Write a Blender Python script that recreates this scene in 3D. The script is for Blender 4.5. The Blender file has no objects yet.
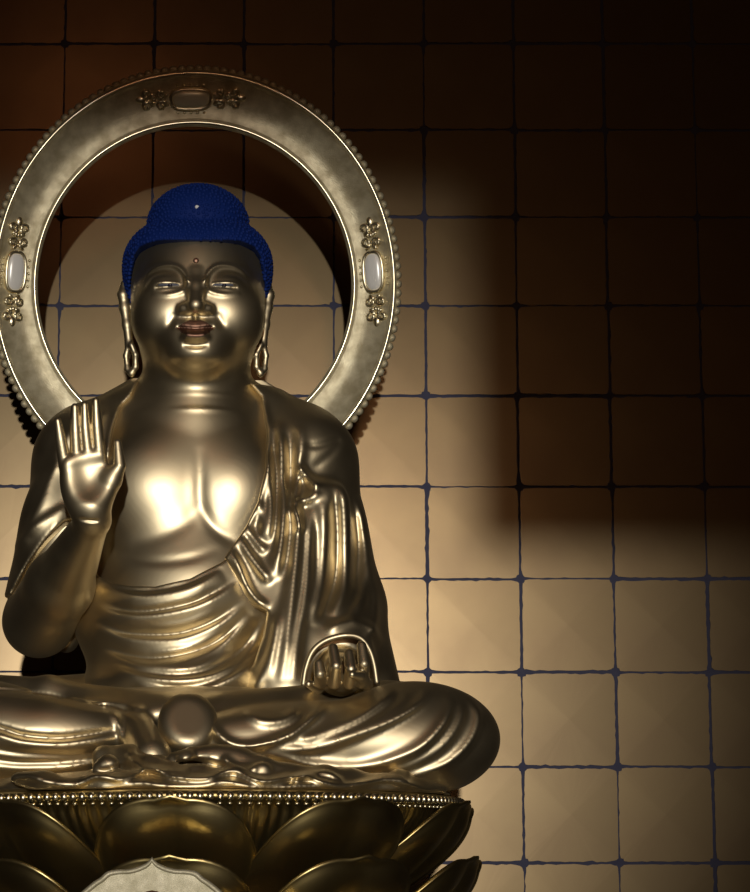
import bpy, math, random
import numpy as np
from mathutils import Vector, Matrix

# ------------------------------------------------------------------ camera, world, lights
FPX, PX0, PY0 = 2400.0, 195.0, 446.0          # focal length in pixels, principal point
PITCH = math.radians(10.0)
CAM = np.array([0.0, -6.0, 1.0])
W, H = 750, 892
scn = bpy.context.scene
col = scn.collection

cam_d = bpy.data.cameras.new('camera')
cam_d.sensor_fit = 'HORIZONTAL'
cam_d.sensor_width = 36.0
cam_d.lens = FPX * 36.0 / W
cam_d.shift_x = (W / 2 - PX0) / W
cam_d.shift_y = -(H / 2 - PY0) / W
cam = bpy.data.objects.new('camera', cam_d)
col.objects.link(cam)
cam.location = CAM
cam.rotation_euler = (math.radians(90) + PITCH, 0, 0)
scn.camera = cam

world = bpy.data.worlds.new('world')
scn.world = world
world.use_nodes = True
world.node_tree.nodes['Background'].inputs[0].default_value = (0.030, 0.022, 0.018, 1)
world.node_tree.nodes['Background'].inputs[1].default_value = 1.0

scn.view_settings.view_transform = 'Standard'
scn.view_settings.look = 'None'
scn.view_settings.gamma = 1.0
scn.view_settings.use_curve_mapping = False
scn.view_settings.exposure = 0.0


def light(name, kind, loc, energy, color, target=None, **kw):
    d = bpy.data.lights.new(name, kind)
    d.energy = energy
    d.color = color
    for k, v in kw.items():
        setattr(d, k, v)
    o = bpy.data.objects.new(name, d)
    col.objects.link(o)
    o.location = loc
    if target is not None:
        o.rotation_euler = (Vector(target) - Vector(loc)).to_track_quat('-Z', 'Y').to_euler()
    return o


LAMP = (0.0, -19.0, 2.45)
light('hall_spotlight', 'SPOT', LAMP, 8000, (1.0, 0.97, 0.91), (0.05, 1.0, 1.60),
      spot_size=math.radians(11.0), spot_blend=1.0, shadow_soft_size=0.12)
light('warm_fill', 'POINT', (-0.5, -3.0, 4.40), 6.5, (1.0, 0.42, 0.22), shadow_soft_size=0.15)  # added fill, unseen: gives the upper wall its brown glow
light('warm_fill', 'POINT', (0.9, -6.4, 3.1), 60, (1.0, 0.60, 0.36), shadow_soft_size=0.25)  # added fill behind the camera, lifts the shaded part of the wall

# ------------------------------------------------------------------ helpers
CP, SP = math.cos(PITCH), math.sin(PITCH)


def P(px, py, Y):
    """world point on the plane y = Y that was measured at photo position (px, py)"""
    u = PY0 - py
    ry = FPX * CP - u * SP
    rz = FPX * SP + u * CP
    t = (Y - CAM[1]) / ry
    return np.array([(px - PX0) * t, Y, CAM[2] + rz * t])


def R(px, Y=0.0):
    return px * (Y - CAM[1]) / 2390.0


def XZ2px(x, z, Y):
    """photo position of points of the plane y = Y"""
    dy = Y - CAM[1]
    dz = z - CAM[2]
    f = dy * CP + dz * SP
    return PX0 + FPX * x / f, PY0 - FPX * (-dy * SP + dz * CP) / f


def mat(name, color, metallic=0.0, rough=0.5, noise=None, bump=None, color2=None, spec=0.5, rand=0.0):
    m = bpy.data.materials.new(name)
    m.use_nodes = True
    nt = m.node_tree
    b = nt.nodes['Principled BSDF']
    b.inputs['Base Color'].default_value = (*color, 1)
    b.inputs['Metallic'].default_value = metallic
    b.inputs['Roughness'].default_value = rough
    b.inputs['Specular IOR Level'].default_value = spec
    tc = nt.nodes.new('ShaderNodeTexCoord')
    src = None
    if noise:
        n = nt.nodes.new('ShaderNodeTexNoise')
        n.inputs['Scale'].default_value = noise[0]
        n.inputs['Detail'].default_value = 5
        nt.links.new(tc.outputs['Object'], n.inputs['Vector'])
        r = nt.nodes.new('ShaderNodeMapRange')
        r.inputs['From Min'].default_value = 0.3
        r.inputs['From Max'].default_value = 0.7
        r.inputs['To Min'].default_value = rough - noise[1]
        r.inputs['To Max'].default_value = rough + noise[1]
        nt.links.new(n.outputs['Fac'], r.inputs['Value'])
        nt.links.new(r.outputs['Result'], b.inputs['Roughness'])
        if color2:
            mx = nt.nodes.new('ShaderNodeMix')
            mx.data_type = 'RGBA'
            mx.inputs[6].default_value = (*color, 1)
            mx.inputs[7].default_value = (*color2, 1)
            rr = nt.nodes.new('ShaderNodeMapRange')
            rr.inputs['From Min'].default_value = 0.35
            rr.inputs['From Max'].default_value = 0.65
            nt.links.new(n.outputs['Fac'], rr.inputs['Value'])
            nt.links.new(rr.outputs['Result'], mx.inputs[0])
            src = mx.outputs[2]
    if rand:
        oi = nt.nodes.new('ShaderNodeObjectInfo')
        hs = nt.nodes.new('ShaderNodeHueSaturation')
        mr = nt.nodes.new('ShaderNodeMapRange')
        mr.inputs['To Min'].default_value = 1 - rand
        mr.inputs['To Max'].default_value = 1 + rand
        nt.links.new(oi.outputs['Random'], mr.inputs['Value'])
        nt.links.new(mr.outputs['Result'], hs.inputs['Value'])
        hs.inputs['Color'].default_value = (*color, 1)
        if src:
            nt.links.new(src, hs.inputs['Color'])
        src = hs.outputs['Color']
    if src:
        nt.links.new(src, b.inputs['Base Color'])
    if bump:
        n2 = nt.nodes.new('ShaderNodeTexNoise')
        n2.inputs['Scale'].default_value = bump[0]
        n2.inputs['Detail'].default_value = 4
        nt.links.new(tc.outputs['Object'], n2.inputs['Vector'])
        bp = nt.nodes.new('ShaderNodeBump')
        bp.inputs['Strength'].default_value = bump[1]
        bp.inputs['Distance'].default_value = bump[2]
        nt.links.new(n2.outputs['Fac'], bp.inputs['Height'])
        nt.links.new(bp.outputs['Normal'], b.inputs['Normal'])
    return m


GOLD = mat('burnished_gold', (0.60, 0.50, 0.32), 1.0, 0.44, noise=(9, 0.03))
GOLD_LIP = mat('reddened_gold', (0.25, 0.140, 0.095), 1.0, 0.46, noise=(30, 0.04))
GOLD_LEAF_PETAL = mat('dark_gold', (0.56, 0.44, 0.20), 1.0, 0.36, noise=(8, 0.05), color2=(0.46, 0.35, 0.14))
GOLD_HALO = mat('matte_gold', (0.72, 0.64, 0.43), 0.55, 0.46, noise=(26, 0.05), color2=(0.46, 0.39, 0.24), bump=(420, 0.35, 0.003))
GOLD_RIM = mat('pale_gold', (0.86, 0.76, 0.52), 1.0, 0.30, noise=(15, 0.04))
PLAQUE = mat('stippled_pale_gold', (0.62, 0.56, 0.40), 0.55, 0.55, noise=(40, 0.05), color2=(0.50, 0.45, 0.30), bump=(500, 0.4, 0.003))
BLUE = mat('blue_paint', (0.002, 0.017, 0.13), 0.0, 0.75, noise=(60, 0.05), spec=0.2)
JEWEL = mat('white_crystal', (0.75, 0.75, 0.72), 0.0, 0.25)
CABO = mat('white_cabochon', (0.86, 0.84, 0.78), 0.1, 0.28)
CABO_GOLD = mat('pale_gold_cabochon', (0.66, 0.60, 0.42), 0.3, 0.35)
EYEW = mat('eye_white', (0.10, 0.11, 0.15), 0.0, 0.22)
EYEB = mat('eye_pupil', (0.02, 0.02, 0.04), 0.0, 0.2)
TILE = mat('gold_leaf_square', (0.132, 0.088, 0.036), 0.60, 0.285, noise=(5, 0.012), color2=(0.110, 0.070, 0.028), rand=0.08)
JOINT = mat('dark_blue_ground', (0.040, 0.040, 0.075), 0.0, 0.8, noise=(30, 0.05))
WOOD = mat('dark_wood', (0.06, 0.032, 0.018), 0.0, 0.55, noise=(3, 0.05), color2=(0.04, 0.02, 0.011))
FLOORW = mat('brown_floorboard', (0.10, 0.062, 0.030), 0.0, 0.6, noise=(4, 0.05), color2=(0.075, 0.045, 0.022))


def link(o, parent=None):
    col.objects.link(o)
    if parent is not None:
        o.parent = parent
        o.matrix_parent_inverse = Matrix.Translation(-Vector(parent_world(parent)))
    return o


def parent_world(o):
    v = Vector((0, 0, 0))
    while o is not None:
        v += o.location if o.parent is None else Vector((0, 0, 0))
        o = o.parent
    return v


def mesh_np(name, verts, faces, material, parent=None, smooth=True, mats=None, mat_idx=None):
    """verts (n,3) in world units, faces (m,k) int array or list of lists"""
    me = bpy.data.meshes.new(name)
    verts = np.asarray(verts, dtype=np.float32)
    if isinstance(faces, np.ndarray):
        m, k = faces.shape
        me.vertices.add(len(verts))
        me.vertices.foreach_set('co', verts.ravel())
        me.loops.add(m * k)
        me.loops.foreach_set('vertex_index', faces.astype(np.int32).ravel())
        me.polygons.add(m)
        me.polygons.foreach_set('loop_start', np.arange(0, m * k, k, dtype=np.int32))
        me.update(calc_edges=True)
    else:
        me.from_pydata([tuple(map(float, v)) for v in verts], [], faces)
        me.update()
    me.polygons.foreach_set('use_smooth', np.full(len(me.polygons), bool(smooth)))
    for mm in (mats or [material]):
        me.materials.append(mm)
    if mat_idx is not None:
        me.polygons.foreach_set('material_index', np.asarray(mat_idx, dtype=np.int32))
    me.validate()
    o = bpy.data.objects.new(name, me)
    link(o, parent)
    return o


def copy_obj(src, name, parent=None, mw=None):
    o = src.copy()
    o.name = name
    col.objects.link(o)
    if parent is not None:
        o.parent = parent
    if mw is not None:
        o.matrix_world = mw
    return o


def empty(name, loc, label, cat, group=None):
    o = bpy.data.objects.new(name, None)
    o.location = loc
    o.empty_display_size = 0.1
    col.objects.link(o)
    o['label'] = label
    o['category'] = cat
    if group:
        o['group'] = group
    return o


def box_vf(x0, x1, y0, y1, z0, z1):
    v = [(x, y, z) for x in (x0, x1) for y in (y0, y1) for z in (z0, z1)]
    f = [[0, 1, 3, 2], [4, 6, 7, 5], [0, 4, 5, 1], [2, 3, 7, 6], [0, 2, 6, 4], [1, 5, 7, 3]]
    return v, f


def boxes(name, lst, material, parent=None, kind=None):
    V, F = [], []
    for b in lst:
        v, f = box_vf(*b)
        n = len(V)
        V += v
        F += [[i + n for i in q] for q in f]
    o = mesh_np(name, np.array(V), F, material, parent, smooth=False)
    if kind:
        o['kind'] = kind
    return o


def lathe(profile, n, axis='Z', closed=False):
    """profile list of (r, h); returns verts, quads around Z through the origin"""
    pr = np.array(profile, dtype=float)
    m = len(pr)
    a = np.linspace(0, 2 * np.pi, n, endpoint=False)
    V = np.zeros((n, m, 3))
    V[:, :, 0] = np.cos(a)[:, None] * pr[None, :, 0]
    V[:, :, 1] = np.sin(a)[:, None] * pr[None, :, 0]
    V[:, :, 2] = pr[None, :, 1]
    idx = np.arange(n * m).reshape(n, m)
    nx = np.roll(idx, -1, axis=0)
    mm = m if closed else m - 1
    F = []
    j2 = (np.arange(mm) + 1) % m
    F = np.stack([idx[:, :mm], nx[:, :mm], nx[:, j2], idx[:, j2]], axis=-1).reshape(-1, 4)
    return V.reshape(-1, 3), F


def uv_ball(n=10, m=6):
    pr = [(math.sin(t) if 0 < i < m else 1e-4, -math.cos(t)) for i, t in
          enumerate(np.linspace(0, math.pi, m + 1))]
    return lathe(pr, n)


def tube(points, radii, n=10, caps=True):
    """swept tube along points"""
    pts = np.asarray(points, float)
    k = len(pts)
    rad = np.broadcast_to(np.asarray(radii, float), (k,)) if np.ndim(radii) == 0 else np.asarray(radii, float)
    tan = np.gradient(pts, axis=0)
    tan /= np.linalg.norm(tan, axis=1, keepdims=True) + 1e-12
    ref = np.array([0, 1.0, 0]) if abs(tan[0][1]) < 0.9 else np.array([1.0, 0, 0])
    V = []
    for i in range(k):
        a = np.cross(tan[i], ref)
        a /= np.linalg.norm(a) + 1e-12
        b = np.cross(a, tan[i])
        for j in range(n):
            t = 2 * math.pi * j / n
            V.append(pts[i] + rad[i] * (math.cos(t) * a + math.sin(t) * b))
    F = []
    for i in range(k - 1):
        for j in range(n):
            j2 = (j + 1) % n
            F.append([i * n + j, i * n + j2, (i + 1) * n + j2, (i + 1) * n + j])
    if caps:
        F.append(list(range(n - 1, -1, -1)))
        F.append([(k - 1) * n + j for j in range(n)])
    return np.array(V), F


def crom(pts, n=12):
    """Catmull-Rom through pts"""
    p = np.asarray(pts, float)
    if len(p) == 2:
        t = np.linspace(0, 1, n)[:, None]
        return p[0] * (1 - t) + p[1] * t
    q = np.vstack([2 * p[0] - p[1], p, 2 * p[-1] - p[-2]])
    out = []
    for i in range(1, len(q) - 2):
        for t in np.linspace(0, 1, n, endpoint=False):
            a, b, c, d = q[i - 1], q[i], q[i + 1], q[i + 2]
            out.append(0.5 * (2 * b + (c - a) * t + (2 * a - 5 * b + 4 * c - d) * t * t + (3 * b - a - 3 * c + d) * t ** 3))
    out.append(p[-1])
    return np.array(out)


# ------------------------------------------------------------------ signed distance sculpting
class Grid:
    def __init__(s, lo, hi, h):
        s.lo = np.array(lo, float)
        s.h = h
        s.n = np.ceil((np.array(hi, float) - s.lo) / h).astype(int) + 1
        s.f = np.full(s.n, 0.2, dtype=np.float32)
        s.ax = [(s.lo[i] + h * np.arange(s.n[i])).astype(np.float32) for i in range(3)]

    def box(s, lo, hi):
        i0 = np.clip(np.floor((np.array(lo) - s.lo) / s.h).astype(int), 0, s.n)
        i1 = np.clip(np.ceil((np.array(hi) - s.lo) / s.h).astype(int) + 1, 0, s.n)
        if np.any(i1 <= i0):
            return None
        sl = tuple(slice(a, b) for a, b in zip(i0, i1))
        x = s.ax[0][sl[0]][:, None, None]
        y = s.ax[1][sl[1]][None, :, None]
        z = s.ax[2][sl[2]][None, None, :]
        return sl, x, y, z

    def blend(s, sl, d, k, sub=False):
        a = s.f[sl]
        if sub:
            d = -d
            if k > 0:
                hh = np.maximum(k - np.abs(a - d), 0) / k
                s.f[sl] = np.maximum(a, d) + hh * hh * k * 0.25
            else:
                s.f[sl] = np.maximum(a, d)
        else:
            if k > 0:
                hh = np.maximum(k - np.abs(a - d), 0) / k
                s.f[sl] = np.minimum(a, d) - hh * hh * k * 0.25
            else:
                s.f[sl] = np.minimum(a, d)

    def cone(s, a, b, ra, rb, k=0.02, sub=False):
        a, b = np.asarray(a, float), np.asarray(b, float)
        r = max(ra, rb) + max(k, 0.03) + 0.02
        q = s.box(np.minimum(a, b) - r, np.maximum(a, b) + r)
        if q is None:
            return
        sl, x, y, z = q
        ab = (b - a).astype(np.float32)
        L = float(ab @ ab) + 1e-12
        dx, dy, dz = x - np.float32(a[0]), y - np.float32(a[1]), z - np.float32(a[2])
        t = np.clip((dx * ab[0] + dy * ab[1] + dz * ab[2]) / np.float32(L), 0, 1)
        d = np.sqrt((dx - t * ab[0]) ** 2 + (dy - t * ab[1]) ** 2 + (dz - t * ab[2]) ** 2) - (np.float32(ra) + t * np.float32(rb - ra))
        s.blend(sl, d, k, sub)

    def chain(s, pts, rad, k=0.02, sub=False):
        for i in range(len(pts) - 1):
            s.cone(pts[i], pts[i + 1], rad[i], rad[i + 1], k, sub)

    def ell(s, c, r, k=0.02, rot=None, sub=False):
        c, r = np.asarray(c, float), np.asarray(r, float)
        m = max(r) if rot is not None else r
        pad = max(k, 0.03) + 0.02
        q = s.box(c - m - pad, c + m + pad)
        if q is None:
            return
        sl, x, y, z = q
        dx, dy, dz = x - np.float32(c[0]), y - np.float32(c[1]), z - np.float32(c[2])
        if rot is not None:
            M = np.asarray(Matrix(rot).inverted(), dtype=np.float32)
            dx, dy, dz = (M[0, 0] * dx + M[0, 1] * dy + M[0, 2] * dz, M[1, 0] * dx + M[1, 1] * dy + M[1, 2] * dz,
                          M[2, 0] * dx + M[2, 1] * dy + M[2, 2] * dz)
        r = r.astype(np.float32)
        k0 = np.sqrt((dx / r[0]) ** 2 + (dy / r[1]) ** 2 + (dz / r[2]) ** 2)
        k1 = np.sqrt((dx / r[0] ** 2) ** 2 + (dy / r[1] ** 2) ** 2 + (dz / r[2] ** 2) ** 2)
        d = k0 * (k0 - 1) / np.maximum(k1, 1e-6)
        s.blend(sl, d, k, sub)

    def offset(s, t):
        s.f -= np.float32(t)

    def clip2d(s, poly_px, Y, k=0.008, inside=True, ymask=None):
        """keep only what lies inside (or outside) an outline drawn on the plane y = Y"""
        d = poly_sdf(s.ax[0], s.ax[2], np.array([P(a, b, Y)[[0, 2]] for a, b in poly_px]))
        if not inside:
            d = -d
        d = np.broadcast_to(d[:, None, :], s.f.shape)
        if ymask is not None:
            d = np.where((s.ax[1] < ymask)[None, :, None], d, np.float32(-1))
        hh = np.maximum(k - np.abs(s.f - d), 0) / k
        s.f = np.maximum(s.f, d) + hh * hh * np.float32(k * 0.25)

    def plane(s, p, n, k=0.01):
        """cut away the side the normal points to"""
        n = np.asarray(n, float)
        n = n / np.linalg.norm(n)
        d = ((s.ax[0] - p[0])[:, None, None] * n[0] + (s.ax[1] - p[1])[None, :, None] * n[1] + (s.ax[2] - p[2])[None, None, :] * n[2]).astype(np.float32)
        hh = np.maximum(k - np.abs(s.f - d), 0) / k
        s.f = np.maximum(s.f, d) + hh * hh * np.float32(k * 0.25)

    def displace(s, hm, Y, yr=None):
        X, Z = np.meshgrid(s.ax[0], s.ax[2], indexing='ij')
        h = hm.sample(*XZ2px(X, Z, Y)).astype(np.float32)
        if yr is None:
            s.f -= h[:, None, :]
        else:
            w = np.clip((yr[1] - s.ax[1]) / (yr[1] - yr[0]), 0, 1).astype(np.float32)
            s.f -= h[:, None, :] * w[None, :, None]

    def mesh(s, smooth=2):
        f = s.f
        ins = f < 0
        nx, ny, nz = f.shape
        c = np.zeros((nx - 1, ny - 1, nz - 1), np.uint8)
        offs = [(i, j, k) for i in (0, 1) for j in (0, 1) for k in (0, 1)]
        for (i, j, k) in offs:
            c += ins[i:nx - 1 + i, j:ny - 1 + j, k:nz - 1 + k]
        act = np.argwhere((c > 0) & (c < 8))
        vid = np.full(c.shape, -1, np.int32)
        vid[act[:, 0], act[:, 1], act[:, 2]] = np.arange(len(act))
        val = np.stack([f[act[:, 0] + i, act[:, 1] + j, act[:, 2] + k] for (i, j, k) in offs], axis=1).astype(np.float64)
        acc = np.zeros((len(act), 3))
        cnt = np.zeros(len(act))
        for a in range(8):
            for b in range(a + 1, 8):
                da = np.array(offs[b]) - np.array(offs[a])
                if np.abs(da).sum() != 1:
                    continue
                va, vb = val[:, a], val[:, b]
                cr = (va < 0) != (vb < 0)
                t = np.where(cr, va / np.where(cr, va - vb, 1), 0)
                p = np.array(offs[a])[None, :] + t[:, None] * da[None, :]
                acc += np.where(cr[:, None], p, 0)
                cnt += cr
        V = (act + acc / cnt[:, None]) * s.h + s.lo
        F = []
        for axis in range(3):
            sl0 = [slice(None)] * 3
            sl1 = [slice(None)] * 3
            sl0[axis] = slice(0, -1)
            sl1[axis] = slice(1, None)
            A, B = ins[tuple(sl0)], ins[tuple(sl1)]
            e = np.argwhere(A != B)
            o1, o2 = (axis + 1) % 3, (axis + 2) % 3
            e = e[(e[:, o1] > 0) & (e[:, o2] > 0) & (e[:, o1] < f.shape[o1] - 1) & (e[:, o2] < f.shape[o2] - 1)]
            if not len(e):
                continue
            s0 = A[e[:, 0], e[:, 1], e[:, 2]]

            def g(d1, d2):
                q = e.copy()
                q[:, o1] += d1
                q[:, o2] += d2
                return vid[q[:, 0], q[:, 1], q[:, 2]]
            q = np.stack([g(-1, -1), g(0, -1), g(0, 0), g(-1, 0)], axis=1)
            q[~s0] = q[~s0][:, ::-1]
            F.append(q)
        F = np.vstack(F)
        ed = np.vstack([F[:, [0, 1]], F[:, [1, 2]], F[:, [2, 3]], F[:, [3, 0]]])
        n = len(V)
        deg = np.bincount(ed.ravel(), minlength=n).astype(float)
        for it in range(smooth * 2):
            lam = 0.5 if it % 2 == 0 else -0.45
            S = np.zeros_like(V)
            for ax in range(3):
                S[:, ax] = np.bincount(ed[:, 0], V[ed[:, 1], ax], n) + np.bincount(ed[:, 1], V[ed[:, 0], ax], n)
            V = V + lam * (S / np.maximum(deg, 1)[:, None] - V)
        use = np.zeros(n, bool)
        use[F.ravel()] = True
        remap = np.cumsum(use) - 1
        return V[use], remap[F]


def poly_sdf(xs, zs, poly):
    X, Z = np.meshgrid(xs, zs, indexing='ij')
    X = X.astype(np.float32)
    Z = Z.astype(np.float32)
    d = np.full(X.shape, 1e9, np.float32)
    inside = np.zeros(X.shape, bool)
    n = len(poly)
    for i in range(n):
        a, b = poly[i], poly[(i + 1) % n]
        e = b - a
        t = np.clip(((X - a[0]) * e[0] + (Z - a[1]) * e[1]) / (e @ e + 1e-12), 0, 1)
        d = np.minimum(d, (X - a[0] - t * e[0]) ** 2 + (Z - a[1] - t * e[1]) ** 2)
        c = ((a[1] > Z) != (b[1] > Z)) & (X < (b[0] - a[0]) * (Z - a[1]) / (b[1] - a[1] + 1e-12) + a[0])
        inside ^= c
    d = np.sqrt(d)
    return np.where(inside, -d, d).astype(np.float32)


class HMap:
    """relief of cloth folds, traced as curves; heights in metres"""

    def __init__(s, x0=-260, x1=560, y0=180, y1=840):
        s.x0, s.y0 = x0, y0
        s.m = np.zeros((x1 - x0, y1 - y0), np.float32)

    def fold(s, pts, amp, w1, w2=None, taper=(0.15, 0.15), widen=None):
        """ridge along pts; w1 px width on the left of the travel direction, w2 on the right"""
        w2 = w1 if w2 is None else w2
        c = crom(pts, 10)
        seg = np.r_[0, np.cumsum(np.hypot(*np.diff(c, axis=0).T))]
        u = seg / seg[-1]
        tp = np.ones(len(c))
        if taper[0] > 0:
            tp *= np.clip(u / taper[0], 0, 1) ** 0.7
        if taper[1] > 0:
            tp *= np.clip((1 - u) / taper[1], 0, 1) ** 0.7
        pad = 3.0 * max(w1, w2)
        a0 = np.maximum(np.floor(c.min(0) - pad - [s.x0, s.y0]).astype(int), 0)
        a1 = np.minimum(np.ceil(c.max(0) + pad - [s.x0, s.y0]).astype(int), s.m.shape)
        if np.any(a1 <= a0):
            return
        gx, gy = np.meshgrid(np.arange(a0[0], a1[0]) + s.x0, np.arange(a0[1], a1[1]) + s.y0, indexing='ij')
        best = np.full(gx.shape, 1e9)
        sd = np.zeros(gx.shape)
        tt = np.zeros(gx.shape)
        for i in range(len(c) - 1):
            a, e = c[i], c[i + 1] - c[i]
            L = e @ e + 1e-9
            t = np.clip(((gx - a[0]) * e[0] + (gy - a[1]) * e[1]) / L, 0, 1)
            qx, qy = gx - a[0] - t * e[0], gy - a[1] - t * e[1]
            d = qx * qx + qy * qy
            m = d < best
            best = np.where(m, d, best)
            sd = np.where(m, np.sign(e[0] * qy - e[1] * qx), sd)
            tt = np.where(m, tp[i] * (1 - t) + tp[i + 1] * t, tt)
        d = np.sqrt(best)
        w = np.where(sd < 0, w1, w2)
        s.m[a0[0]:a1[0], a0[1]:a1[1]] += (amp * tt * np.exp(-(d / w) ** 2)).astype(np.float32)

    def blur(s, sg):
        k = np.arange(-int(3 * sg) - 1, int(3 * sg) + 2)
        w = np.exp(-0.5 * (k / sg) ** 2)
        w /= w.sum()
        for ax in (0, 1):
            s.m = sum(wi * np.roll(s.m, int(ki), axis=ax) for ki, wi in zip(k, w)).astype(np.float32)

    def sample(s, px, py):
        u = np.clip(px - s.x0, 0, s.m.shape[0] - 1.001)
        v = np.clip(py - s.y0, 0, s.m.shape[1] - 1.001)
        i, j = u.astype(int), v.astype(int)
        a, b = u - i, v - j
        return (s.m[i, j] * (1 - a) * (1 - b) + s.m[i + 1, j] * a * (1 - b) + s.m[i, j + 1] * (1 - a) * b + s.m[i + 1, j + 1] * a * b)


def join(parts):
    V, F, n = [], [], 0
    for v, f in parts:
        V.append(np.asarray(v))
        F.append(np.asarray(f) + n)
        n += len(v)
    return np.vstack(V), np.vstack(F)


# ------------------------------------------------------------------ setting
WY = 1.0                                     # gold-leaf wall
random.seed(4)
rng = np.random.default_rng(7)
wall = boxes('wall_back', [(-3.4, 3.4, WY, WY + 0.15, 0.0, 4.6)], JOINT, kind='structure')
wall['label'] = 'wall of gold leaf squares with dark blue joints'
TS = 0.2735                                   # tile spacing
X0 = P(427, 580, WY)[0]
Z0 = P(427, 579, WY)[2]


def ragged_edge(a, b, n, amp, seed):
    r = np.random.default_rng(seed)
    t = np.linspace(0, 1, n)
    s = np.zeros(n)
    for fq, am in ((1, 0.5), (3, 0.5), (7, 0.5), (13, 0.4)):
        s += am * np.sin(2 * np.pi * (fq * t * r.uniform(0.7, 1.3) + r.random()))
    s = np.abs(s * 0.55) * amp + r.random(n) * amp * 0.35
    return t, s


def make_tile(ci, ri):
    x0, x1 = X0 + ci * TS, X0 + (ci + 1) * TS
    z0, z1 = Z0 + ri * TS, Z0 + (ri + 1) * TS
    n = 22
    pts = []
    corners = [np.array([x0, z0]), np.array([x1, z0]), np.array([x1, z1]), np.array([x0, z1])]
    r = np.random.default_rng(1000 + ci * 37 + ri * 101)
    for e in range(4):
        a, b = corners[e], corners[(e + 1) % 4]
        d = (b - a) / np.linalg.norm(b - a)
        nrm = np.array([-d[1], d[0]])
        base = r.choice([0.0006, 0.0016, 0.0026, 0.0036])
        t, s = ragged_edge(a, b, n, r.uniform(0.0015, 0.0052), r.integers(1 << 30))
        c0, c1 = r.uniform(0.004, 0.013), r.uniform(0.004, 0.013)
        L = TS
        inset = base + s + 0.008 * (np.exp(-t * L / c0) + np.exp(-(1 - t) * L / c1))
        for i in range(n - 1):
            pts.append(a + (b - a) * t[i] + nrm * inset[i])
    pts = np.array(pts)
    # keep the corner points on the inward diagonal
    k = n - 1
    for e in range(4):
        c = corners[e]
        inw = np.array([(x0 + x1) / 2, (z0 + z1) / 2]) - c
        inw /= np.abs(inw[0])
        pts[e * k] = c + inw * r.uniform(0.007, 0.012)
    # slight lean of the hand-laid rows
    pts[:, 0] += 0.010 * (pts[:, 1] - Z0)
    m = len(pts)
    th = 0.0035 + r.uniform(0, 0.0015)
    V = np.zeros((2 * m + 1, 3))
    cen = pts.mean(0)
    V[:m, 0], V[:m, 1], V[:m, 2] = pts[:, 0], WY - th, pts[:, 1]
    V[m:2 * m, 0], V[m:2 * m, 1], V[m:2 * m, 2] = pts[:, 0], WY + 0.004, pts[:, 1]
    V[2 * m] = (cen[0], WY - th - 0.0004, cen[1])
    F = []
    for i in range(m):
        j = (i + 1) % m
        F.append([i, j, 2 * m])
        F.append([i, m + i, m + j])
        F.append([i, m + j, j])
    V -= np.array([cen[0], WY, cen[1]])
    o = mesh_np('gold_leaf_square', V, np.array(F), TILE, None, smooth=False)
    o.parent = wall
    o.location = (cen[0], WY, cen[1])
    return o


for ci in range(-9, 7):
    for ri in range(-4, 9):
        make_tile(ci, ri)

boxes('floor', [(-3.4, 3.4, -7.8, WY, -0.1, 0.0)], FLOORW, kind='structure')['label'] = 'dark wooden floor of the hall'
boxes('ceiling', [(-3.4, 3.4, -7.8, WY, 4.6, 4.7)], WOOD, kind='structure')['label'] = 'dark wooden ceiling of the hall'
boxes('wall_left', [(-3.5, -3.4, -7.8, WY, 0.0, 4.6)], WOOD, kind='structure')['label'] = 'dark wooden side wall'
boxes('wall_right', [(3.4, 3.5, -7.8, WY, 0.0, 4.6)], WOOD, kind='structure')['label'] = 'dark wooden side wall'


def on_opening(px, py, Yw=-7.6):
    p = P(px, py, WY)
    t = (Yw - LAMP[1]) / (WY - LAMP[1])
    return LAMP[0] + (p[0] - LAMP[0]) * t, LAMP[2] + (p[2] - LAMP[2]) * t


ox, _ = on_opening(474, 400)  # added wall's opening: edges set so its shade falls on the back wall
_, oz_top = on_opening(400, 178)
_, oz_low = on_opening(600, 546)
boxes('light_mask_wall', [(-3.4, -1.9, -7.7, -7.6, 0, 4.6), (-1.9, ox, -7.7, -7.6, oz_top, 4.6),
                     (ox, 3.4, -7.7, -7.6, oz_low, 4.6), (2.2, 3.4, -7.7, -7.6, 0, oz_low)], WOOD,
      kind='structure')['label'] = 'dark wooden wall added out of view, its opening cut to shape the light'
ALT = 0.50
boxes('altar_platform', [(-1.5, 1.5, -1.5, 0.75, 0.0, ALT - 0.06), (-1.56, 1.56, -1.56, 0.78, ALT - 0.06, ALT)], WOOD,
      kind='structure')['label'] = 'dark wooden altar platform'

# ------------------------------------------------------------------ lotus pedestal
LY = -0.15
lotus = empty('lotus_pedestal', (0, LY, ALT), 'round dark gold lotus pedestal with petals and a beaded rim', 'pedestal')
BZ = 1.155
BR = 0.640


def place(o, parent, mw):
    o.parent = parent
    o.matrix_parent_inverse = Matrix()
    o.matrix_basis = Matrix.Translation(-Vector(parent.location)) @ mw


T_L = Matrix.Translation((0, LY, 0))
# fluted drum (stamens) below the beads
nfl = 150
a = np.linspace(0, 2 * np.pi, nfl * 6, endpoint=False)
prof = [(0.40, 1.168), (0.60, 1.172), (0.632, 1.166), (0.640, 1.158), (0.634, 1.148), (0.622, 1.146), (0.612, 1.12), (0.575, 1.07), (0.44, 0.98), (0.38, 0.90)]
V, F = lathe(prof, nfl * 6)
V = V.reshape(nfl * 6, len(prof), 3)
wv = 1 + 0.008 * np.abs(np.sin(a * nfl / 2))
for j in range(5, len(prof)):
    V[:, j, 0] *= wv
    V[:, j, 1] *= wv
o = mesh_np('fluted_seat', V.reshape(-1, 3), F, GOLD_LEAF_PETAL)
place(o, lotus, T_L)

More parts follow.
